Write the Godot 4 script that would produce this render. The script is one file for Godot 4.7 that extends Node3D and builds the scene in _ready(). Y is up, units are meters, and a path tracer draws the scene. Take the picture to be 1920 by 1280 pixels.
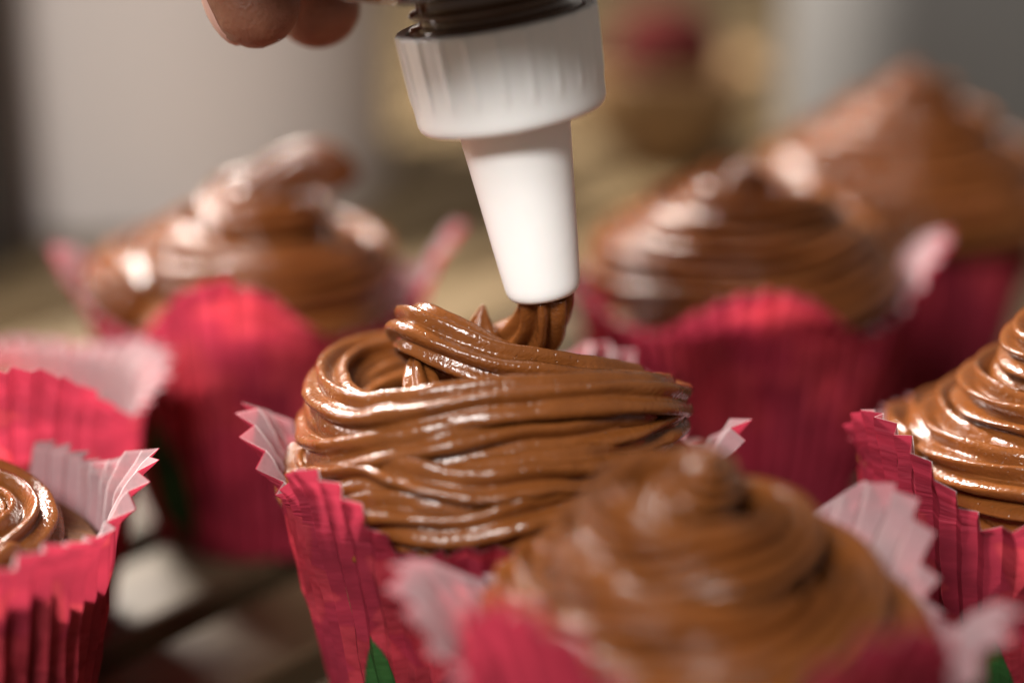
extends Node3D
# Chocolate frosting being piped onto cupcakes in printed paper cups. Lengths inside the builders are millimetres; MM turns them into metres.

const MM := 0.001
const PITCH := 19.0
const EYE := Vector3(2.34, 154.7, 259.4)
const PX_PER_MM := 12.8
const FOCUS := 280.0

var M := {}
var used := {}
var rough_noise := FastNoiseLite.new()


func _ready():
	# --- camera
	var cam := Camera3D.new()
	cam.name = "camera"
	cam.position = EYE * MM
	cam.rotation_degrees = Vector3(-PITCH, 0, 0)
	var lens := CameraAttributesPhysical.new()
	lens.frustum_focal_length = 67.2
	lens.frustum_focus_distance = 0.2680
	lens.frustum_near = 0.02
	lens.frustum_far = 20.0
	lens.exposure_aperture = 4.2
	cam.attributes = lens
	cam.near = 0.02
	cam.far = 20.0
	add_child(cam)
	cam.current = true
	# --- room light and lamps
	var env := Environment.new()
	env.background_mode = Environment.BG_COLOR
	env.background_color = Color(0.19, 0.168, 0.15).linear_to_srgb()
	env.tonemap_mode = Environment.TONE_MAPPER_LINEAR
	env.tonemap_exposure = 1.0
	env.sdfgi_enabled = true
	env.ssao_enabled = true
	env.ssil_enabled = true
	var we := WorldEnvironment.new()
	we.name = "environment"
	we.environment = env
	add_child(we)
	area_lamp("front_lamp", Vector3(-190, 520, 500), Vector3(0, 50, 0), Vector2(0.19, 0.19), 0.76, Color(1.0, 0.985, 0.97))
	area_lamp("back_lamp", Vector3(-310, 470, -410), Vector3(0, 50, -20), Vector2(0.15, 0.15), 1.75, Color(1.0, 0.965, 0.93))  # unseen low backlight behind the cupcakes, glows through the paper rims
	area_lamp("side_lamp", Vector3(-520, 300, -190), Vector3(0, 50, 0), Vector2(0.12, 0.12), 0.16, Color(1.0, 0.95, 0.94))

	rough_noise.seed = 7
	rough_noise.frequency = 1.0
	rough_noise.fractal_octaves = 2
	materials()
	table()
	backdrop()
	cupcakes()
	bottle()
	hand()


# ------------------------------------------------------------------ helpers
func numbered(n: String) -> String:
	if not used.has(n):
		used[n] = 0
		return n
	used[n] += 1
	return "%s_%03d" % [n, used[n]]


func area_lamp(n: String, at: Vector3, towards: Vector3, size: Vector2, energy: float, c: Color):
	var l := AreaLight3D.new()
	l.name = n
	l.area_size = size
	l.light_energy = energy
	l.light_color = c
	l.area_range = 6.0
	l.area_attenuation = 2.0
	l.shadow_enabled = true
	add_child(l)
	l.look_at_from_position(at * MM, towards * MM, Vector3.UP)


func thing(n: String, label: String, category: String, at := Vector3.ZERO, group := "", kind := "") -> Node3D:
	var o := Node3D.new()
	o.name = numbered(n)
	add_child(o)
	o.position = at * MM
	tag(o, label, category, group, kind)
	return o


func tag(o: Node, label: String, category: String, group := "", kind := ""):
	o.set_meta("label", label)
	o.set_meta("category", category)
	if group != "":
		o.set_meta("group", group)
	if kind != "":
		o.set_meta("kind", kind)


func part(n: String, m: Mesh, look, parent: Node) -> MeshInstance3D:
	var o := MeshInstance3D.new()
	o.name = n
	o.mesh = m
	if look != null:
		o.material_override = look
	parent.add_child(o, true)
	return o


func P(x: float, y: float, z: float) -> Vector3:
	# the point at depth z (mm) that stands at that place of the photograph
	var p := deg_to_rad(PITCH)
	var d := Vector3(0, -sin(p), -cos(p)) + Vector3.RIGHT * ((x - 960.0) / PX_PER_MM / FOCUS) + Vector3(0, cos(p), -sin(p)) * ((640.0 - y) / PX_PER_MM / FOCUS)
	return EYE + d * ((z - EYE.z) / d.z)


func noise_tex(freq: float, oct: int, s: int, size := 256, ramp: Gradient = null, kind := FastNoiseLite.TYPE_SIMPLEX_SMOOTH) -> NoiseTexture2D:
	var n := FastNoiseLite.new()
	n.noise_type = kind
	n.frequency = freq
	n.fractal_octaves = oct
	n.seed = s
	var t := NoiseTexture2D.new()
	t.width = size
	t.height = size
	t.seamless = true
	t.noise = n
	if ramp:
		t.color_ramp = ramp
	return t


func ramp(stops: Array) -> Gradient:
	var g := Gradient.new()
	var o := PackedFloat32Array()
	var c := PackedColorArray()
	for s in stops:
		o.append(s[0])
		c.append((s[1] as Color).linear_to_srgb())
	g.offsets = o
	g.colors = c
	return g


func mat(n: String, lin: Color, rough: float) -> StandardMaterial3D:
	var m := StandardMaterial3D.new()
	m.resource_name = n
	var a := lin.a
	m.albedo_color = lin.linear_to_srgb()
	m.albedo_color.a = a
	m.roughness = rough
	m.cull_mode = BaseMaterial3D.CULL_DISABLED
	return m


func bump(m: StandardMaterial3D, t: Texture2D, mm: float):
	m.heightmap_enabled = true
	m.heightmap_texture = t
	m.heightmap_scale = mm * 0.1


func tri(m: StandardMaterial3D, per_m: float):
	m.uv1_triplanar = true
	m.uv1_scale = Vector3.ONE * per_m


func materials():
	# milk chocolate frosting: nearly even colour, fine grain, wet sheen
	var f := mat("frosting", Color(1, 1, 1), 0.30)
	f.albedo_texture = noise_tex(0.012, 3, 3, 256, ramp([[0.0, Color(0.136, 0.042, 0.0098)], [1.0, Color(0.185, 0.059, 0.014)]]))
	bump(f, ImageTexture.create_from_image(bubbly_image()), 0.13)
	f.roughness_texture = noise_tex(0.03, 3, 5, 256, ramp([[0.0, Color(0.62, 0.62, 0.62)], [1.0, Color(1, 1, 1)]]))
	f.roughness = 0.22
	f.metallic_specular = 0.5
	tri(f, 55.0)
	M.frosting = f
	var k := mat("cake", Color(1, 1, 1), 0.9)
	k.albedo_texture = noise_tex(0.05, 4, 9, 256, ramp([[0.0, Color(0.09, 0.035, 0.014)], [1.0, Color(0.2, 0.085, 0.03)]]))
	bump(k, noise_tex(0.06, 4, 12), 0.5)
	tri(k, 30.0)
	M.cake = k
	var po := mat("paper_print", Color(1, 1, 1), 0.55)
	po.albedo_texture = ImageTexture.create_from_image(print_image())
	bump(po, noise_tex(0.02, 4, 61, 512), 0.35)
	po.backlight_enabled = true
	po.backlight = Color(1, 1, 1)
	po.metallic_specular = 0.35
	M.paper_print = po
	var pi := mat("paper_inside", Color(0.86, 0.80, 0.80, 0.46), 0.7)
	pi.transparency = BaseMaterial3D.TRANSPARENCY_ALPHA
	pi.albedo_texture = noise_tex(0.05, 4, 21, 256, ramp([[0.0, Color(0.8, 0.8, 0.8)], [1.0, Color(1, 1, 1)]]))
	tri(pi, 90.0)
	pi.backlight_enabled = true
	pi.backlight = Color(1, 1, 1)
	M.paper_inside = pi
	var w := mat("white_plastic", Color(0.92, 0.905, 0.885), 0.33)
	w.subsurf_scatter_enabled = true
	w.subsurf_scatter_strength = 0.06
	bump(w, noise_tex(0.02, 3, 31), 0.03)
	tri(w, 40.0)
	M.white = w
	var b := mat("chocolate_bottle", Color(0.030, 0.011, 0.007), 0.12)
	b.clearcoat_enabled = true
	b.clearcoat = 1.0
	b.clearcoat_roughness = 0.03
	M.bottle = b
	var c := mat("brown_neck", Color(0.10, 0.046, 0.022), 0.12)
	c.clearcoat_enabled = true
	c.clearcoat = 1.0
	c.clearcoat_roughness = 0.03
	M.neck = c
	var s := mat("skin", Color(1, 1, 1), 0.5)
	s.albedo_texture = noise_tex(0.02, 3, 41, 256, ramp([[0.0, Color(0.18, 0.068, 0.04)], [1.0, Color(0.26, 0.115, 0.07)]]))
	s.subsurf_scatter_enabled = true
	s.subsurf_scatter_strength = 0.15
	bump(s, noise_tex(0.08, 3, 42), 0.15)
	tri(s, 40.0)
	M.skin = s
	M.nail = mat("nail", Color(0.55, 0.33, 0.27), 0.3)
	M.wood = []
	for i in 8:
		var wd := mat("wood", Color(1, 1, 1), 0.55)
		var tone: float = [0.60, 0.50, 0.66, 0.55, 0.22, 0.17, 0.25, 0.2][i]  # the lower tones are the same wood with shade put into its colour
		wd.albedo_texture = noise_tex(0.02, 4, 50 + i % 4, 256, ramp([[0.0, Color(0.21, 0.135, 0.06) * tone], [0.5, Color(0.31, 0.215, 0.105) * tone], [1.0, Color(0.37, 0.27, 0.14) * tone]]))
		wd.uv1_scale = Vector3(0.5, 4.0, 1)
		M.wood.append(wd)
	M.underlay = mat("dark_underlay", Color(0.02, 0.014, 0.010), 0.7)


func bubbly_image() -> Image:
	# fine uneven relief with scattered burst air bubbles
	var n := FastNoiseLite.new()
	n.seed = 11
	n.frequency = 0.035
	n.fractal_octaves = 5
	var im := n.get_seamless_image(512, 512)
	im.convert(Image.FORMAT_RF)
	var rng := RandomNumberGenerator.new()
	rng.seed = 8
	for k in 110:
		var c := Vector2i(rng.randi_range(0, 511), rng.randi_range(0, 511))
		var rad := rng.randf_range(2.0, 5.5)
		for y in range(-7, 8):
			for x in range(-7, 8):
				var d := Vector2(x, y).length() / rad
				if d < 1.4:
					var px := posmod(c.x + x, 512)
					var py := posmod(c.y + y, 512)
					var dip := -0.9 * maxf(0.0, 1.0 - d * d) + 0.18 * maxf(0.0, 1.0 - absf(d - 1.1) * 3.3)
					im.set_pixel(px, py, Color(im.get_pixel(px, py).r + dip, 0, 0))
	return im


func print_image() -> Image:
	# the printed paper: red ground, overlapping poinsettia petals with veins, a few green leaves low down
	var w := 1024
	var h := 384
	var im := Image.create(w, h, false, Image.FORMAT_RGB8)
	im.fill(Color(0.40, 0.036, 0.068).linear_to_srgb())
	var rng := RandomNumberGenerator.new()
	rng.seed = 77
	for k in 15:
		var c := Vector2((k + 0.5) * w / 15.0 + rng.randf_range(-22, 22), rng.randf_range(70, 330))
		var n := 6
		var a0 := rng.randf_range(0, TAU)
		for j in n:
			var v := rng.randf_range(0.75, 1.2)
			petal(im, c, a0 + TAU * j / n + rng.randf_range(-0.2, 0.2), rng.randf_range(50, 78), rng.randf_range(15, 22), Color(0.24 * v, 0.009 * v, 0.018 * v), Color(0.56 * v, 0.064 * v, 0.090 * v))
	for p in [[352, 6, 1.50, 150.0], [820, 12, 1.7, 120.0], [600, 8, 1.3, 110.0]]:
		petal(im, Vector2(p[0], p[1]), p[2], p[3], 27.0, Color(0.018, 0.075, 0.020), Color(0.05, 0.15, 0.04))
	im.resize(512, 192, Image.INTERPOLATE_LANCZOS)
	var n := FastNoiseLite.new()
	n.frequency = 0.03
	n.fractal_octaves = 4
	for y in 192:
		for x in 512:
			var c := im.get_pixel(x, y)
			var k := 1.0 + 0.22 * n.get_noise_3d(cos(TAU * x / 512.0) * 81.0, sin(TAU * x / 512.0) * 81.0, y)
			im.set_pixel(x, y, Color(c.r * k, c.g * k, c.b * k))
	return im


func petal(im: Image, root: Vector2, turn: float, length: float, half: float, dark: Color, light: Color):
	var dir := Vector2.from_angle(turn)
	var side := dir.orthogonal()
	var n := int(length * 1.5)
	var w := im.get_width()
	for i in n:
		var t := (i + 0.5) / n
		var hw := half * pow(sin(PI * pow(t, 0.8)), 0.9)
		var m := int(ceil(hw * 1.5)) + 1
		for j in range(-m, m + 1):
			var q := float(j) / m
			var p := root + dir * (t * length) + side * (q * hw)
			var y := int(p.y)
			if y < 0 or y >= im.get_height():
				continue
			var vein := 0.22 * maxf(0.0, 1.0 - absf(q) * 7.0) + 0.15 * maxf(0.0, 1.0 - absf(fposmod(t * 7.0 - absf(q) * 1.6, 1.0) - 0.5) * 7.0)
			var edge := smoothstep(0.8, 1.0, absf(q)) * 0.25
			im.set_pixel(posmod(int(p.x), w), y, light.lerp(dark, clampf(vein + edge + (1.0 - t) * 0.45, 0, 1)).linear_to_srgb())


func commit(v: PackedVector3Array, n: PackedVector3Array, uv: PackedVector2Array, idx: PackedInt32Array, into: ArrayMesh = null) -> ArrayMesh:
	var a := []
	a.resize(Mesh.ARRAY_MAX)
	for i in v.size():
		v[i] *= MM
	a[Mesh.ARRAY_VERTEX] = v
	a[Mesh.ARRAY_NORMAL] = n
	if uv.size():
		a[Mesh.ARRAY_TEX_UV] = uv
	a[Mesh.ARRAY_INDEX] = idx
	var m := into if into else ArrayMesh.new()
	m.add_surface_from_arrays(Mesh.PRIMITIVE_TRIANGLES, a)
	return m


func grid(v: PackedVector3Array, rows: int, cols: int, closed: bool, into: ArrayMesh = null) -> ArrayMesh:
	# rows x cols points, each row a ring when closed; smooth normals
	var idx := PackedInt32Array()
	var last := cols if closed else cols - 1
	for i in rows - 1:
		for j in last:
			var a := i * cols + j
			var b := i * cols + (j + 1) % cols
			idx.append_array([a, b, a + cols, b, b + cols, a + cols])
	return smooth_mesh(v, idx, into)


func smooth_mesh(v: PackedVector3Array, idx: PackedInt32Array, into: ArrayMesh = null) -> ArrayMesh:
	var n := PackedVector3Array()
	n.resize(v.size())
	for k in range(0, idx.size(), 3):
		var a := v[idx[k]]
		var f := (v[idx[k + 2]] - a).cross(v[idx[k + 1]] - a)
		n[idx[k]] += f
		n[idx[k + 1]] += f
		n[idx[k + 2]] += f
	for k in n.size():
		n[k] = n[k].normalized()
	return commit(v, n, PackedVector2Array(), idx, into)


func lathe(profile: Array, steps: int, axis: Basis, at: Vector3, ribs = null) -> ArrayMesh:
	# profile: [distance along the axis, radius]
	var v := PackedVector3Array()
	for p in profile:
		for j in steps:
			var a := TAU * j / steps
			var r: float = p[1]
			if ribs:
				r = ribs.call(p[0], a, r)
			v.append(at + axis * Vector3(cos(a) * r, p[0], sin(a) * r))
	return grid(v, profile.size(), steps, true)


func spline(ctrl: Array, step: float) -> Array:
	# ctrl: [Vector3, radius]; returns [points, radii] evenly spaced
	var pts := PackedVector3Array()
	var rad := PackedFloat32Array()
	var n := ctrl.size()
	for i in n - 1:
		var a: Array = ctrl[maxi(i - 1, 0)]
		var b: Array = ctrl[i]
		var c: Array = ctrl[i + 1]
		var d: Array = ctrl[mini(i + 2, n - 1)]
		var m := maxi(2, int((b[0] as Vector3).distance_to(c[0]) / step))
		for k in m:
			var t := float(k) / m
			pts.append((b[0] as Vector3).cubic_interpolate(c[0], a[0], d[0], t))
			rad.append(cubic_interpolate(b[1], c[1], a[1], d[1], t))
	pts.append(ctrl[n - 1][0])
	rad.append(ctrl[n - 1][1])
	return [pts, rad]


func rope(ctrl: Array, o := {}) -> ArrayMesh:
	# a piped strand: a rounded star swept along a path. lobes, groove (0..1), twist (turns per 100 mm), flat (height over width), wob, ends [blunt mm, blunt mm], first (phase), step
	var lobes: int = o.get("lobes", 9)
	var groove: float = o.get("groove", 0.34)
	var twist: float = o.get("twist", 0.0)
	var flat: float = o.get("flat", 1.0)
	var wob: float = o.get("wob", 0.05)
	var ends: Array = o.get("ends", [2.0, 2.0])
	var per: int = o.get("per", 8)
	var s: int = o.get("seed", 1)
	var sp := spline(ctrl, o.get("step", 0.6))
	var pts: PackedVector3Array = sp[0]
	var rad: PackedFloat32Array = sp[1]
	var n := pts.size()
	var cols := lobes * per
	var len := PackedFloat32Array([0.0])
	for i in range(1, n):
		len.append(len[i - 1] + pts[i].distance_to(pts[i - 1]))
	var total := len[n - 1]
	var v := PackedVector3Array()
	var up := Vector3.UP
	var t0 := (pts[1] - pts[0]).normalized()
	if absf(t0.dot(up)) > 0.9:
		up = Vector3.BACK
	var side := t0.cross(up).normalized()
	var depth := PackedFloat32Array()
	var rng := RandomNumberGenerator.new()
	rng.seed = s * 131 + 5
	for k in lobes:
		depth.append(rng.randf_range(0.7, 1.25))
	for i in n:
		var t := (pts[mini(i + 1, n - 1)] - pts[maxi(i - 1, 0)]).normalized()
		side = (side - t * side.dot(t)).normalized()
		var other := side.cross(t)
		var r := rad[i] * (1.0 + wob * rough_noise.get_noise_2d(len[i] * 0.12, s * 17.3))
		var e0: float = clampf(len[i] / maxf(ends[0], 0.01), 0.0, 1.0)
		var e1: float = clampf((total - len[i]) / maxf(ends[1], 0.01), 0.0, 1.0)
		r *= sqrt(maxf(0.0001, 1.0 - pow(1.0 - e0, 2.0))) * sqrt(maxf(0.0001, 1.0 - pow(1.0 - e1, 2.0)))
		var ph: float = o.get("first", 0.0) + TAU * twist * len[i] / 100.0 + 0.5 * wob * 8.0 * rough_noise.get_noise_2d(len[i] * 0.035, s * 9.1 + 300.0)
		for j in cols:
			var a := TAU * j / cols
			var lobe := j / per
			var g := groove * depth[lobe] * (1.0 + 0.6 * rough_noise.get_noise_2d(len[i] * 0.06, lobe * 13.7 + s * 3.0))
			var q := absf(sin(PI * float(j % per) / per))
			var rr := r * (1.0 - g * (1.0 - pow(q, 1.4)))
			var off := (side * cos(a + ph) + other * sin(a + ph)) * rr
			off.y *= flat
			v.append(pts[i] + off)
	return grid(v, n, cols, true)


# ------------------------------------------------------------------ table and far things
func table():
	var t := thing("slatted_table", "wooden slatted table under all the cupcakes, shade painted into the front slats", "table", Vector3(0, 0, 0))
	var u := BoxMesh.new()
	u.size = Vector3(1.7, 0.012, 1.25)
	part("frame", u, M.underlay, t).position = Vector3(0, -0.018, -0.30)
	var pitch := 30.0
	var wide := 21.5
	var ang := deg_to_rad(52.0)
	var along := Vector3(cos(ang), 0, -sin(ang))
	var across := Vector3(sin(ang), 0, cos(ang))
	var rng := RandomNumberGenerator.new()
	rng.seed = 4
	var shapes := []
	for k in 3:
		shapes.append(plank_mesh(wide, 1500.0, 9.0))
	for k in range(-28, 24):
		var p := part("slat", shapes[posmod(k, 3)], M.wood[posmod(k * 7, 4) + (4 if k > -5 else 0)], t)  # nearer slats take the shade-darkened tones
		var c := across * (k * pitch + 6.0)
		p.position = (c + along * (180.0 - c.dot(along)) + Vector3(0, -6.0 + rng.randf_range(-0.25, 0.25), 0)) * MM
		p.rotation = Vector3(0, ang, 0)


func plank_mesh(w: float, l: float, h: float) -> ArrayMesh:
	# a long slat with rounded upper edges, along x
	var prof := [Vector2(-w / 2, -h), Vector2(-w / 2, -1.6), Vector2(-w / 2 + 0.5, -0.5), Vector2(-w / 2 + 1.6, 0), Vector2(w / 2 - 1.6, 0), Vector2(w / 2 - 0.5, -0.5), Vector2(w / 2, -1.6), Vector2(w / 2, -h)]
	var v := PackedVector3Array()
	var n := PackedVector3Array()
	var uv := PackedVector2Array()
	var idx := PackedInt32Array()
	for i in prof.size():
		var d: Vector2 = (prof[mini(i + 1, prof.size() - 1)] - prof[maxi(i - 1, 0)]).normalized()
		for e in [-1, 1]:
			v.append(Vector3(e * l / 2, prof[i].y + 6.0, prof[i].x))
			n.append(Vector3(0, d.x, -d.y))
			uv.append(Vector2(e * l / 240.0, i / 8.0))
	for i in prof.size() - 1:
		var a := i * 2
		idx.append_array([a, a + 1, a + 2, a + 1, a + 3, a + 2])
	return commit(v, n, uv, idx)


func backdrop():
	# far behind, wholly out of focus
	M.pale = mat("pale_plastic", Color(0.47, 0.435, 0.41), 0.5)
	M.dark = mat("dark_plastic", Color(0.03, 0.026, 0.022), 0.6)
	M.grey = mat("grey_plastic", Color(0.115, 0.112, 0.105), 0.6)
	M.clay = mat("brown_glaze", Color(0.24, 0.14, 0.06), 0.5)
	M.red = mat("dark_red", Color(0.055, 0.009, 0.008), 0.95)
	M.red.metallic_specular = 0.2
	var o := thing("tub", "tall pale grey tub far behind the left cupcakes, fully blurred", "tub", Vector3(-112, 0, -350))
	part("wall", tub_mesh(150, 140, 84, 68), M.pale, o)
	part("lid", tub_mesh(155, 145, 9, 71), M.pale, o).position = Vector3(0, 84.4, 0) * MM
	o = thing("canister", "dark canister at the left edge of the picture, fully blurred", "canister", Vector3(-167, 0, -262))
	part("wall", lathe([[0, 0.1], [0, 30], [1, 31], [89, 31], [90, 30], [90, 0.1]], 48, Basis(), Vector3.ZERO), M.dark, o)
	part("lid", lathe([[90.3, 0.1], [90.3, 32], [91, 32.6], [98, 32.6], [99, 32], [99, 0.1]], 48, Basis(), Vector3.ZERO), M.dark, o)
	o = thing("tin", "grey tin behind the most distant cupcake at the upper right, fully blurred", "tin", Vector3(142, 0, -345))
	part("wall", tub_mesh(105, 80, 78, 37), M.grey, o)
	part("lid", tub_mesh(108, 83, 12, 39), M.grey, o).position = Vector3(0, 78.4, 0) * MM
	o = thing("bowl", "brown bowl in the distance right of the white cap, fully blurred", "bowl", Vector3(54, 0, -372))
	part("wall", lathe([[0, 0.1], [0, 15], [3, 16], [12, 25], [26, 30], [36, 31.5], [36.6, 31], [36, 29.6], [26, 28], [12, 22], [5, 12], [4, 0.1]], 48, Basis(), Vector3.ZERO), M.clay, o)
	o = thing("ball", "dark red ball lying in the distant brown bowl", "ball", Vector3(54, 21, -372))
	part("skin", lathe([[0, 0.1], [0.9, 6], [4, 13], [9, 17.2], [17, 19.5], [25, 17.6], [31, 12], [33.5, 6], [33, 2.5], [31.5, 0.1]], 40, Basis(), Vector3.ZERO), M.red, o)


func tub_mesh(w: float, d: float, h: float, r: float) -> ArrayMesh:
	# an upright box with rounded corners and softened rims
	var v := PackedVector3Array()
	for p in [[0.0, -w], [0.0, -3.0], [0.6, -1.0], [2.5, 0.0], [h - 2.5, 0.0], [h - 0.6, -1.0], [h, -3.0], [h, -w]]:
		for k in 48:
			var a := TAU * k / 48
			var c := Vector2(cos(a), sin(a))
			var q := Vector2(signf(c.x) * (w / 2 - r), signf(c.y) * (d / 2 - r)) + c * r
			var s: float = maxf(0.002, 1.0 + p[1] / (w / 2))
			v.append(Vector3(q.x * s, p[0], q.y * s))
	return grid(v, 8, 48, true)


# ------------------------------------------------------------------ cupcakes
func liner_mesh(petals: Array, s: int, o := {}) -> ArrayMesh:
	# fluted paper cup; petals: [angle, half width, rise, lean out]; angle 0 is right, 90 towards the camera
	var flutes: int = o.get("flutes", 54)
	var h0: float = o.get("h0", 44.0)
	var low: float = o.get("low", 22.0)
	var top: float = o.get("top", 31.0)
	var cols := flutes * 2
	var rows := 20
	var rng := RandomNumberGenerator.new()
	rng.seed = s
	var amp := PackedFloat32Array()
	var jit := PackedFloat32Array()
	var cut := PackedFloat32Array()
	for j in cols:
		amp.append(rng.randf_range(0.7, 1.3))
		jit.append(rng.randf_range(-0.22, 0.22))
		cut.append(rng.randf_range(-0.45, 0.45))
	var m := ArrayMesh.new()
	for sheet in 2:
		var pts := []
		for j in cols:
			var a := TAU * (j + jit[j]) / cols
			var deg := rad_to_deg(a)
			var rise := 1.5
			var lean := 0.8
			for p in petals:
				var d: float = absf(wrapf(deg - p[0], -180, 180)) / p[1]
				var k := pow(cos(clampf(d, 0, 1) * PI / 2), 1.3)
				rise += p[2] * k
				lean += p[3] * k
			var line := []
			for i in rows + 1:
				var t := float(i) / rows
				var y: float
				var r: float
				if t < 0.6:
					var q := t / 0.6
					y = h0 * q
					r = lerpf(low, top, pow(q, 0.9))
				else:
					var q := (t - 0.6) / 0.4
					y = h0 + rise * q - absf(lean) * 0.12 * q * q + cut[j] * q
					r = top + (top - low) / h0 * rise * q * 0.5 + lean * pow(q, 1.4)
				var zig := (0.58 + 0.15 * t + 0.52 * smoothstep(0.78, 1.0, t)) * amp[j]
				r += zig if j % 2 == 0 else -zig
				r += 0.7 * rough_noise.get_noise_3d(cos(a) * 2.2 + s, sin(a) * 2.2, y * 0.09) + 0.25 * rough_noise.get_noise_3d(cos(a) * 9.0 + s, sin(a) * 9.0, y * 0.35)
				r -= 0.16 * sheet
				line.append(Vector3(cos(a) * r, y + 0.3, sin(a) * r))
			pts.append(line)
		var v := PackedVector3Array()
		var n := PackedVector3Array()
		var uv := PackedVector2Array()
		var idx := PackedInt32Array()
		for j in cols:
			var l0: Array = pts[j]
			var l1: Array = pts[(j + 1) % cols]
			var base := v.size()
			for i in rows + 1:
				var f: Vector3 = (l1[i] - l0[i]).cross((l0[mini(i + 1, rows)] - l0[maxi(i - 1, 0)])).normalized()
				var outward := Vector3(l0[i].x, 0, l0[i].z).normalized()
				if f.dot(outward) < 0:
					f = -f
				if sheet == 1:
					f = -f
				v.append(l0[i])
				v.append(l1[i])
				n.append(f)
				n.append(f)
				var vv: float = clampf(1.0 - float(i) / rows, 0.01, 0.99)
				uv.append(Vector2(float(j) / cols, 1.0 - vv))
				uv.append(Vector2(float(j + 1) / cols, 1.0 - vv))
			for i in rows:
				var b := base + i * 2
				if sheet == 0:
					idx.append_array([b, b + 1, b + 2, b + 1, b + 3, b + 2])
				else:
					idx.append_array([b, b + 2, b + 1, b + 1, b + 2, b + 3])
		commit(v, n, uv, idx, m)
		m.surface_set_material(sheet, M.paper_print if sheet == 0 else M.paper_inside)
	return m


func dome(r: float, y0: float, h: float, power: float) -> ArrayMesh:
	var v := PackedVector3Array()
	for i in 13:
		var t := float(i) / 12
		for j in 40:
			var a := TAU * j / 40
			var rr := maxf(r * (1.0 - t), 0.02)
			v.append(Vector3(cos(a) * rr, y0 + h * (1.0 - pow(1.0 - t, power)), sin(a) * rr))
	return grid(v, 13, 40, true)


func cake_mesh(low: float, top: float, h: float) -> ArrayMesh:
	return lathe([[0.8, 0.05], [0.8, low], [h * 0.5, (low + top) / 2], [h - 1.5, top], [h, top - 1.5], [h + 2.5, top * 0.6], [h + 3.2, 0.05]], 40, Basis(), Vector3.ZERO)


func cupcake(label: String, at: Vector3, petals: Array, s: int, o := {}) -> Node3D:
	var t := thing("cupcake", label, "cupcake", at, "frosted cupcakes in red printed paper cups")
	var l := part("paper_cup", liner_mesh(petals, s, o), null, t)
	var h0: float = o.get("h0", 44.0)
	part("cake", cake_mesh(o.get("low", 22.0) - 1.6, o.get("top", 31.0) - 2.2, h0 - 5.0), M.cake, t)
	return t


func swirl(t: Node3D, s: int, o := {}):
	# a piped spiral that climbs to a peak
	var h0: float = o.get("h0", 39.0)
	var turns: float = o.get("turns", 3.3)
	var r0: float = o.get("r0", 25.5)
	var r1: float = o.get("r1", 2.5)
	var high: float = o.get("high", 24.0)
	var a0: float = deg_to_rad(o.get("start", 60.0))
	var way: float = o.get("way", 1.0)
	var fat: float = o.get("fat", 6.6)
	var ctrl := []
	var n := int(turns * 14)
	var lean: Vector2 = o.get("lean", Vector2.ZERO)
	for i in n + 1:
		var q := float(i) / n
		var a := a0 + way * TAU * turns * q
		var r := lerpf(r0, r1, pow(q, o.get("fall", 0.95))) + 1.0 * rough_noise.get_noise_2d(q * 9.0, s * 5.0)
		var y := h0 + 2.5 + (high - 4.0) * pow(q, o.get("climb", 1.1)) + 0.9 * rough_noise.get_noise_2d(q * 11.0, s * 5.0 + 90)
		var k := fat * lerpf(1.0, 0.62, q)
		ctrl.append([Vector3(cos(a) * r + lean.x * q * q, y, sin(a) * r + lean.y * q * q), k])
	var tip: Vector3 = ctrl[n][0]
	if not o.get("peak", true):
		var w := tip - Vector3(lean.x, tip.y, lean.y)
		ctrl.append([tip + Vector3(-w.z, 0, w.x).normalized() * 7.0 + Vector3(0, 3.5, 0), fat * 0.62])
		ctrl.append([tip + Vector3(-w.z, 0, w.x).normalized() * 14.0 - w + Vector3(0, 5.0, 0), fat * 0.6])
		ctrl.append([tip + Vector3(-w.z, 0, w.x).normalized() * 17.0 - w * 2.0 + Vector3(0, 1.0, 0), fat * 0.45])
	else:
		ctrl.append([Vector3(tip.x * 0.5 + lean.x * 0.5, tip.y + 1.0, tip.z * 0.5 + lean.y * 0.5), fat * 0.4])
	var f := part("frosting", rope(ctrl, {"lobes": o.get("lobes", 10), "groove": o.get("groove", 0.42), "twist": o.get("twist", 1.2), "flat": o.get("flat", 0.95), "seed": s, "ends": [4.0, 0.5], "step": 0.9, "per": 7}), M.frosting, t)
	if o.get("peak", true):
		var up: float = o.get("point", 6.5)
		var top := Vector3(lean.x, tip.y - (3.0 if up < 1.0 else 0.0), lean.y)
		part("frosting_peak", rope([[top - Vector3(0, 7, 0), fat * 0.9], [top - Vector3(0, 2, 0), fat * 0.75], [top + Vector3(0.3, 1.5 + up * 0.3, 0), fat * 0.46], [top + Vector3(1.0, 3.0 + up * 0.7, 0), 0.3]], {"lobes": 8, "groove": 0.4, "twist": 3.0, "seed": s + 50, "ends": [0.5, 0.8], "step": 0.7, "per": 7}), M.frosting, f)
	part("filling", dome(r0 - 1.0, h0 - 1.0, high * 0.92, 1.15), M.frosting, f)


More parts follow.
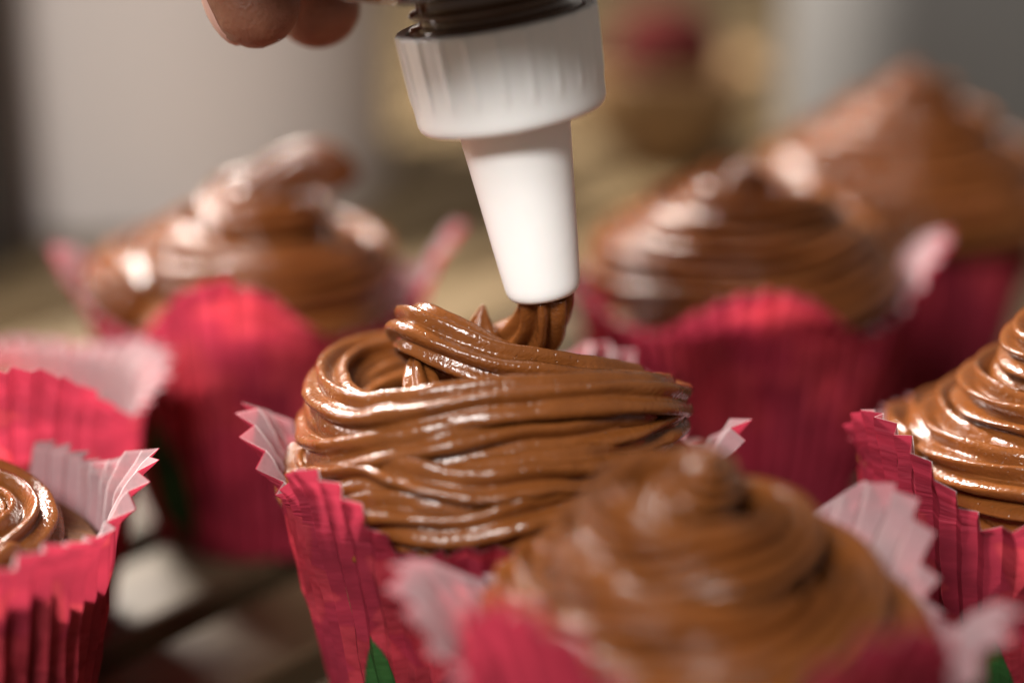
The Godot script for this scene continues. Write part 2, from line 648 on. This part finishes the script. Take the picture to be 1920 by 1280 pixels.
func cupcakes():
	main_cupcake()
	var c := cupcake("blurred cupcake nearest the camera with a tall spiral of frosting, lower right", Vector3(25, 0, 53), [[186, 26, 8, 5], [126, 30, 21, 5.0], [64, 32, 20, 5.0], [-40, 26, 11, 3], [14, 18, 9, 5]], 21, {"top": 30.0})
	swirl(c, 2, {"start": 250.0, "twist": 1.4, "high": 27.0, "h0": 41.0, "lean": Vector2(-4, 0), "r1": 3.5, "point": 0.5, "r0": 23.5, "turns": 3.4, "fat": 6.8, "fall": 1.3, "lobes": 11, "groove": 0.5})
	c = cupcake("sharp cupcake cut off by the right edge with fine slanting frosting ridges", Vector3(86, 0, -4), [[160, 34, 11, 0.5], [84, 40, 11, 0.5], [300, 40, 6, 3]], 33)
	swirl(c, 3, {"start": 170.0, "twist": 0.7, "high": 31.0, "h0": 41.5, "lobes": 10, "turns": 4.0, "climb": 1.45, "fat": 7.2, "groove": 0.46, "r0": 24.5})
	c = cupcake("cupcake cut off by the lower left corner with a white lined paper point", Vector3(-84, 0, 17), [[350, 27, 7, 4], [40, 30, 5, 2], [110, 40, 4, 1]], 45)
	swirl(c, 4, {"start": 20.0, "high": 9.0, "h0": 38.0, "twist": 0.5, "r0": 23.0})
	c = cupcake("cupcake at the left edge behind, its pale paper point leaning right", Vector3(-90, 0, -35), [[-30, 32, 4, 5], [64, 52, 17, 1], [150, 50, 14, 2]], 57, {"h0": 41.0})
	swirl(c, 5, {"start": 120.0, "high": 6.0, "h0": 33.0, "turns": 2.5, "r0": 22.0})
	c = cupcake("blurred cupcake behind on the left with a blocky folded top of frosting", Vector3(-46, 0, -86), [[174, 30, 10, 4], [92, 32, 13, 1], [5, 26, 15, 5], [270, 40, 4, 3]], 69)
	swirl(c, 6, {"start": 150.0, "high": 21.0, "turns": 2.3, "peak": false, "h0": 45.0, "fat": 7.6, "r0": 26.5, "twist": 0.6})
	c = cupcake("blurred cupcake behind the white nozzle with a round layered swirl", Vector3(46, 0, -88), [[90, 34, 11.5, 4], [175, 30, 5, 4], [8, 30, 13, 4], [270, 40, 6, 3]], 81)
	swirl(c, 7, {"start": 190.0, "high": 24.0, "fat": 7.2, "climb": 0.9, "fall": 1.9, "h0": 43.0, "r1": 5.0, "point": 4.0, "twist": 0.6, "r0": 25.0})
	c = cupcake("most distant right hand cupcake, dark and very blurred, with a peaked swirl", Vector3(91, 0, -160), [[80, 40, 6, 3], [0, 40, 9, 4], [180, 40, 6, 4]], 93)
	swirl(c, 8, {"start": 40.0, "high": 27.0, "h0": 44.0, "twist": 0.6, "r1": 3.0, "point": 4.0, "fat": 8.0, "fall": 1.15, "r0": 30.0})


func main_cupcake():
	var t := cupcake("sharp central cupcake receiving a loop of frosting from the nozzle", Vector3.ZERO, [[182, 22, 9.5, 4.0], [136, 25, 9.5, 1.0], [80, 30, 3, 1.0], [0, 14, 8.5, 3.5], [300, 26, 9, 3]], 5)
	# lower layers: a settled spiral of flattened strands
	var ctrl := []
	var turns := 4.1
	var n := 60
	for i in n + 1:
		var q := float(i) / n
		var a := deg_to_rad(200.0) + TAU * turns * q
		var r := lerpf(25.2, 19.5, pow(q, 1.3))
		var y := 41.0 + 13.5 * q + 0.9 * rough_noise.get_noise_2d(q * 12.0, 40.0)
		ctrl.append([Vector3(cos(a) * r * 1.03, y, sin(a) * r), lerpf(5.4, 4.4, q)])
	var low := part("frosting", rope(ctrl, {"lobes": 7, "groove": 0.32, "flat": 0.8, "wob": 0.18, "seed": 12, "step": 0.5}), M.frosting, t)
	part("filling", dome(25.0, 39.0, 15.5, 1.6), M.frosting, low)
	# the last loop: out of the nozzle, back and left, a fold, then right and round the front to the left end
	var loop := [
		[P(1022, 545, -1.5), 4.1], [P(1022, 575, -2), 4.1], [P(1014, 606, -4), 4.1], [P(985, 636, -7), 4.1], [P(930, 662, -11), 4.1], [P(860, 668, -13), 4.1], [P(800, 645, -10), 4.1],
		[P(772, 618, -4), 4.0], [P(792, 622, 2), 4.2], [P(850, 650, 5), 4.3], [P(940, 690, 7), 4.2], [P(1050, 708, 6), 3.9], [P(1150, 720, 2), 3.7], [P(1215, 732, -2), 3.5],
	]
	part("frosting_strand", rope(loop, {"lobes": 7, "groove": 0.44, "seed": 3, "ends": [0.2, 3.0], "step": 0.4, "wob": 0.05, "twist": 0.4}), M.frosting, t)
	var ring := [
		[P(1190, 742, -8), 3.2], [P(1244, 748, -5), 3.8], [P(1254, 752, 3), 4.0], [P(1220, 750, 11), 3.8], [P(1130, 748, 16), 3.8], [P(1020, 752, 19), 3.8], [P(900, 760, 20), 3.9], [P(780, 778, 19), 4.1],
		[P(690, 786, 15), 4.2], [P(630, 762, 7), 4.2], [P(622, 720, -4), 4.1], [P(660, 684, -13), 4.1], [P(730, 668, -17), 4.0], [P(800, 676, -16), 3.7], [P(840, 700, -10), 3.4], [P(800, 720, -4), 3.0],
	]
	part("frosting_strand", rope(ring, {"lobes": 6, "groove": 0.44, "seed": 8, "ends": [3.0, 3.0], "step": 0.4, "wob": 0.06, "twist": 0.15}), M.frosting, t)
	var under := [
		[P(1262, 768, 0), 3.2], [P(1238, 790, 8), 3.8], [P(1120, 812, 16), 4.0], [P(980, 818, 20), 4.1], [P(840, 832, 22), 4.0], [P(720, 850, 20), 4.0], [P(640, 848, 14), 4.0], [P(606, 822, 5), 3.9], [P(604, 780, -6), 3.7], [P(634, 745, -15), 3.4],
	]
	part("frosting_strand", rope(under, {"lobes": 6, "groove": 0.42, "seed": 31, "ends": [3.0, 3.0], "step": 0.45, "wob": 0.1, "twist": 0.5}), M.frosting, t)
	var wave := [
		[P(584, 842, -8), 3.0], [P(572, 880, 0), 3.4], [P(592, 908, 8), 3.6], [P(630, 900, 15), 3.8], [P(695, 884, 20), 3.8], [P(770, 900, 24), 3.9], [P(870, 915, 26), 4.0], [P(990, 896, 25), 4.0], [P(1110, 872, 20), 3.9], [P(1210, 842, 9), 3.6],
	]
	part("frosting_strand", rope(wave, {"lobes": 6, "groove": 0.42, "seed": 14, "ends": [3.0, 4.0], "step": 0.45, "wob": 0.14, "twist": -0.6}), M.frosting, t)
	var low_wave := [
		[P(566, 870, -10), 2.6], [P(556, 912, -2), 3.2], [P(582, 946, 6), 3.4], [P(640, 950, 17), 3.8], [P(740, 958, 24), 4.0], [P(850, 985, 27), 4.0], [P(950, 975, 27), 4.0], [P(1070, 940, 23), 4.0], [P(1180, 900, 15), 3.6],
	]
	part("frosting_strand", rope(low_wave, {"lobes": 6, "groove": 0.4, "seed": 19, "ends": [3.0, 4.0], "step": 0.45, "wob": 0.16, "twist": 0.7}), M.frosting, t)
	# small peaks pulled up between the strands
	var peak := [[P(905, 670, -5), 4.0], [P(903, 635, -5), 3.2], [P(902, 605, -5), 1.8], [P(906, 570, -5), 0.25]]
	part("frosting_peak", rope(peak, {"lobes": 5, "groove": 0.3, "seed": 2, "ends": [0.1, 0.1], "step": 0.4}), M.frosting, t)
	var peak2 := [[P(795, 745, 8), 3.0], [P(788, 715, 6), 2.6], [P(784, 685, 3), 1.8], [P(786, 664, 1), 0.8]]
	part("frosting_peak", rope(peak2, {"lobes": 5, "groove": 0.3, "seed": 4, "ends": [0.1, 0.6], "step": 0.4}), M.frosting, t)


# ------------------------------------------------------------------ bottle and hand
func axis() -> Basis:
	var up := Vector3(-0.172, 0.98, -0.03).normalized()
	var x := up.cross(Vector3.BACK).normalized()
	return Basis(x, up, x.cross(up).normalized())


func bottle():
	var tip := P(1021, 553, -1.5)
	var b := thing("squeeze_bottle", "brown squeeze bottle held upside down with a white ribbed cap and nozzle", "bottle", tip)
	var ax := axis()
	part("body", lathe([[44.4, 10.0], [44.4, 11.6], [44.7, 13], [45.4, 16.5], [47.0, 21], [51, 26], [57, 29], [64, 30.2], [140, 30.2], [150, 28], [152, 20], [152, 0.05]], 72, ax, Vector3.ZERO), M.bottle, b)
	part("neck", lathe([[37, 10.4], [39.2, 10.4], [39.6, 11.6], [40.2, 12.3], [40.7, 11.7], [40.9, 10.6], [41.6, 10.6], [41.9, 11.4], [42.4, 11.8], [42.8, 11.4], [43.0, 10.6], [44.5, 10.6]], 72, ax, Vector3.ZERO), M.neck, b)
	var cap_prof := [[26.0, 7.0], [26.0, 12.0], [26.15, 12.6], [26.6, 13.05], [27.3, 13.3]]
	for i in 15:
		cap_prof.append([27.3 + 12.6 * (i + 1) / 15.0, 13.3 + 0.7 * (i + 1) / 15.0])
	cap_prof.append_array([[40.15, 13.9], [40.2, 13.6], [40.1, 12.6], [39.7, 12.45], [32, 12.4]])
	var cap := part("cap", lathe(cap_prof, 264, ax, Vector3.ZERO, func(s, a, r):
		if r < 13.2 or s > 40.1:
			return r
		var k := smoothstep(29.3, 31.5, s)
		var w := fposmod(a / TAU * 22.0, 1.0)
		return r + 0.22 * k * smoothstep(0.15, 0.08, absf(w - 0.5))), M.white, b)
	part("nozzle", lathe([[1.5, 3.7], [0.2, 3.8], [0.0, 4.0], [0.0, 4.2], [0.08, 4.5], [0.3, 4.85], [0.7, 5.15], [1.3, 5.36], [2.2, 5.5], [8, 6.15], [16, 6.95], [26.1, 8.0]], 96, ax, Vector3.ZERO), M.white, cap)


func hand():
	# bones: [from, to, radius, radius]; one group to a finger so that the fingers stay apart
	var ax := axis()
	var tip := P(1021, 553, -1.5)
	var wrist := tip + ax * Vector3(-38, 178, -70)
	var groups := []
	var starts := [P(478, 4, -14), P(594, 10, -30), P(668, -90, -42), P(760, -110, -46)]
	var fat := [6.6, 6.6, 6.7, 5.8]
	var size := [1.0, 1.08, 1.0, 0.8]
	var palm := []
	for i in 4:
		var a: Vector3 = starts[i]
		var f: float = fat[i]
		var q: float = size[i]
		var out := (a - tip) - ax.y * (a - tip).dot(ax.y)
		out = out.normalized()
		var b := a + ax.y * 21.0 * q + out * 5.0
		var c := b + ax.y * 25.0 * q + out * 4.0
		var d := c + ax.y * 42.0 * q + Vector3(-2, 0, -3)
		groups.append([[a, b, f, f * 1.1], [b, c, f * 1.12, f * 1.18], [c, d, f * 1.2, f * 1.45]])
		palm.append([d, wrist + Vector3(i * 5.0 - 8.0, 0, -i * 4.0), f * 1.5, 13.0])
	palm.append([wrist, wrist + Vector3(-90, 90, -60), 24.0, 30.0])
	groups.append([[tip + ax * Vector3(12, 63, 40), tip + ax * Vector3(-16, 66, 40), 8.8, 9.8], [tip + ax * Vector3(-16, 66, 40), tip + ax * Vector3(-44, 92, 22), 9.8, 11.5], [tip + ax * Vector3(-44, 92, 22), wrist, 14.0, 17.0]])  # unseen thumb, posed across the bottle to shade the cap
	groups.append(palm)
	var m := sdf_mesh(groups, 1.6)
	var h := part("hand", m, M.skin, self)
	tag(h, "blurred hand above the cupcakes with two fingertips reaching down beside the bottle", "hand")
	for i in 4:
		var a: Vector3 = starts[i]
		var out := ((a - tip) - ax.y * (a - tip).dot(ax.y)).normalized()
		var f: float = fat[i]
		var s := SphereMesh.new()
		s.radius = f * 0.78 * MM
		s.height = f * 1.56 * MM
		s.radial_segments = 20
		s.rings = 10
		var nail := part("nail", s, M.nail, h)
		var y := (ax.y + out * 0.2).normalized()
		var x := y.cross(out).normalized()
		nail.transform = Transform3D(Basis(x, y * 1.25, x.cross(y).normalized() * 0.42), (a + out * f * 0.72 + ax.y * 0.5) * MM)


func sdf_mesh(groups: Array, cell: float) -> ArrayMesh:
	# tapered capsules joined with a smooth minimum, meshed as surface nets
	var lo := Vector3.INF
	var hi := -Vector3.INF
	for g in groups:
		for b in g:
			for e in 2:
				var r: float = b[2 + e] + 4.0 * cell
				lo = lo.min(b[e] - Vector3.ONE * r)
				hi = hi.max(b[e] + Vector3.ONE * r)
	var nx := int((hi.x - lo.x) / cell) + 2
	var ny := int((hi.y - lo.y) / cell) + 2
	var nz := int((hi.z - lo.z) / cell) + 2
	var field := PackedFloat32Array()
	field.resize(nx * ny * nz)
	field.fill(99.0)
	for gi in groups.size():
		var mine := PackedFloat32Array()
		mine.resize(field.size())
		mine.fill(99.0)
		var k := 4.0
		for b in groups[gi]:
			var p: Vector3 = b[0]
			var q: Vector3 = b[1]
			var r0: float = b[2]
			var r1: float = b[3]
			var pad := Vector3.ONE * (maxf(r0, r1) + 6.0)
			var c0 := ((p.min(q) - pad - lo) / cell).floor().max(Vector3.ZERO)
			var c1 := ((p.max(q) + pad - lo) / cell).ceil().min(Vector3(nx - 1, ny - 1, nz - 1))
			var pq := q - p
			var inv := 1.0 / maxf(pq.length_squared(), 1e-6)
			for z in range(int(c0.z), int(c1.z) + 1):
				for y in range(int(c0.y), int(c1.y) + 1):
					var row := (z * ny + y) * nx
					for x in range(int(c0.x), int(c1.x) + 1):
						var w := lo + Vector3(x, y, z) * cell - p
						var t := clampf(w.dot(pq) * inv, 0.0, 1.0)
						var d := (w - pq * t).length() - lerpf(r0, r1, t)
						var e := mine[row + x]
						var h := maxf(k - absf(d - e), 0.0) / k
						mine[row + x] = minf(d, e) - h * h * k * 0.25
		var j := 2.0 if gi < groups.size() - 1 else 8.0
		for i in field.size():
			var d := mine[i]
			if d < 50.0:
				var e := field[i]
				var h := maxf(j - absf(d - e), 0.0) / j
				field[i] = minf(d, e) - h * h * j * 0.25
	var at := PackedInt32Array()
	at.resize(field.size())
	at.fill(-1)
	var v := PackedVector3Array()
	var corner := [0, 1, nx, nx + 1, nx * ny, nx * ny + 1, nx * ny + nx, nx * ny + nx + 1]
	for z in nz - 1:
		for y in ny - 1:
			for x in nx - 1:
				var i := (z * ny + y) * nx + x
				if absf(field[i]) > cell * 3.0:
					continue
				var sum := Vector3.ZERO
				var cuts := 0
				for e in [[0, 1], [2, 3], [4, 5], [6, 7], [0, 2], [1, 3], [4, 6], [5, 7], [0, 4], [1, 5], [2, 6], [3, 7]]:
					var fa := field[i + corner[e[0]]]
					var fb := field[i + corner[e[1]]]
					if (fa < 0.0) != (fb < 0.0):
						var t := fa / (fa - fb)
						var pa := Vector3(e[0] & 1, (e[0] >> 1) & 1, e[0] >> 2)
						var pb := Vector3(e[1] & 1, (e[1] >> 1) & 1, e[1] >> 2)
						sum += pa.lerp(pb, t)
						cuts += 1
				if cuts:
					at[i] = v.size()
					v.append(lo + (Vector3(x, y, z) + sum / cuts) * cell)
	var idx := PackedInt32Array()
	var step := [1, nx, nx * ny]
	for z in range(1, nz - 1):
		for y in range(1, ny - 1):
			for x in range(1, nx - 1):
				var i := (z * ny + y) * nx + x
				var f := field[i]
				if absf(f) > cell * 3.0:
					continue
				for k in 3:
					if (f < 0.0) == (field[i + step[k]] < 0.0):
						continue
					var u: int = step[(k + 1) % 3]
					var w: int = step[(k + 2) % 3]
					var a := at[i]
					var b := at[i - u]
					var c := at[i - u - w]
					var d := at[i - w]
					if a < 0 or b < 0 or c < 0 or d < 0:
						continue
					if f < 0.0:
						idx.append_array([a, c, b, a, d, c])
					else:
						idx.append_array([a, b, c, a, c, d])
	return smooth_mesh(v, idx)
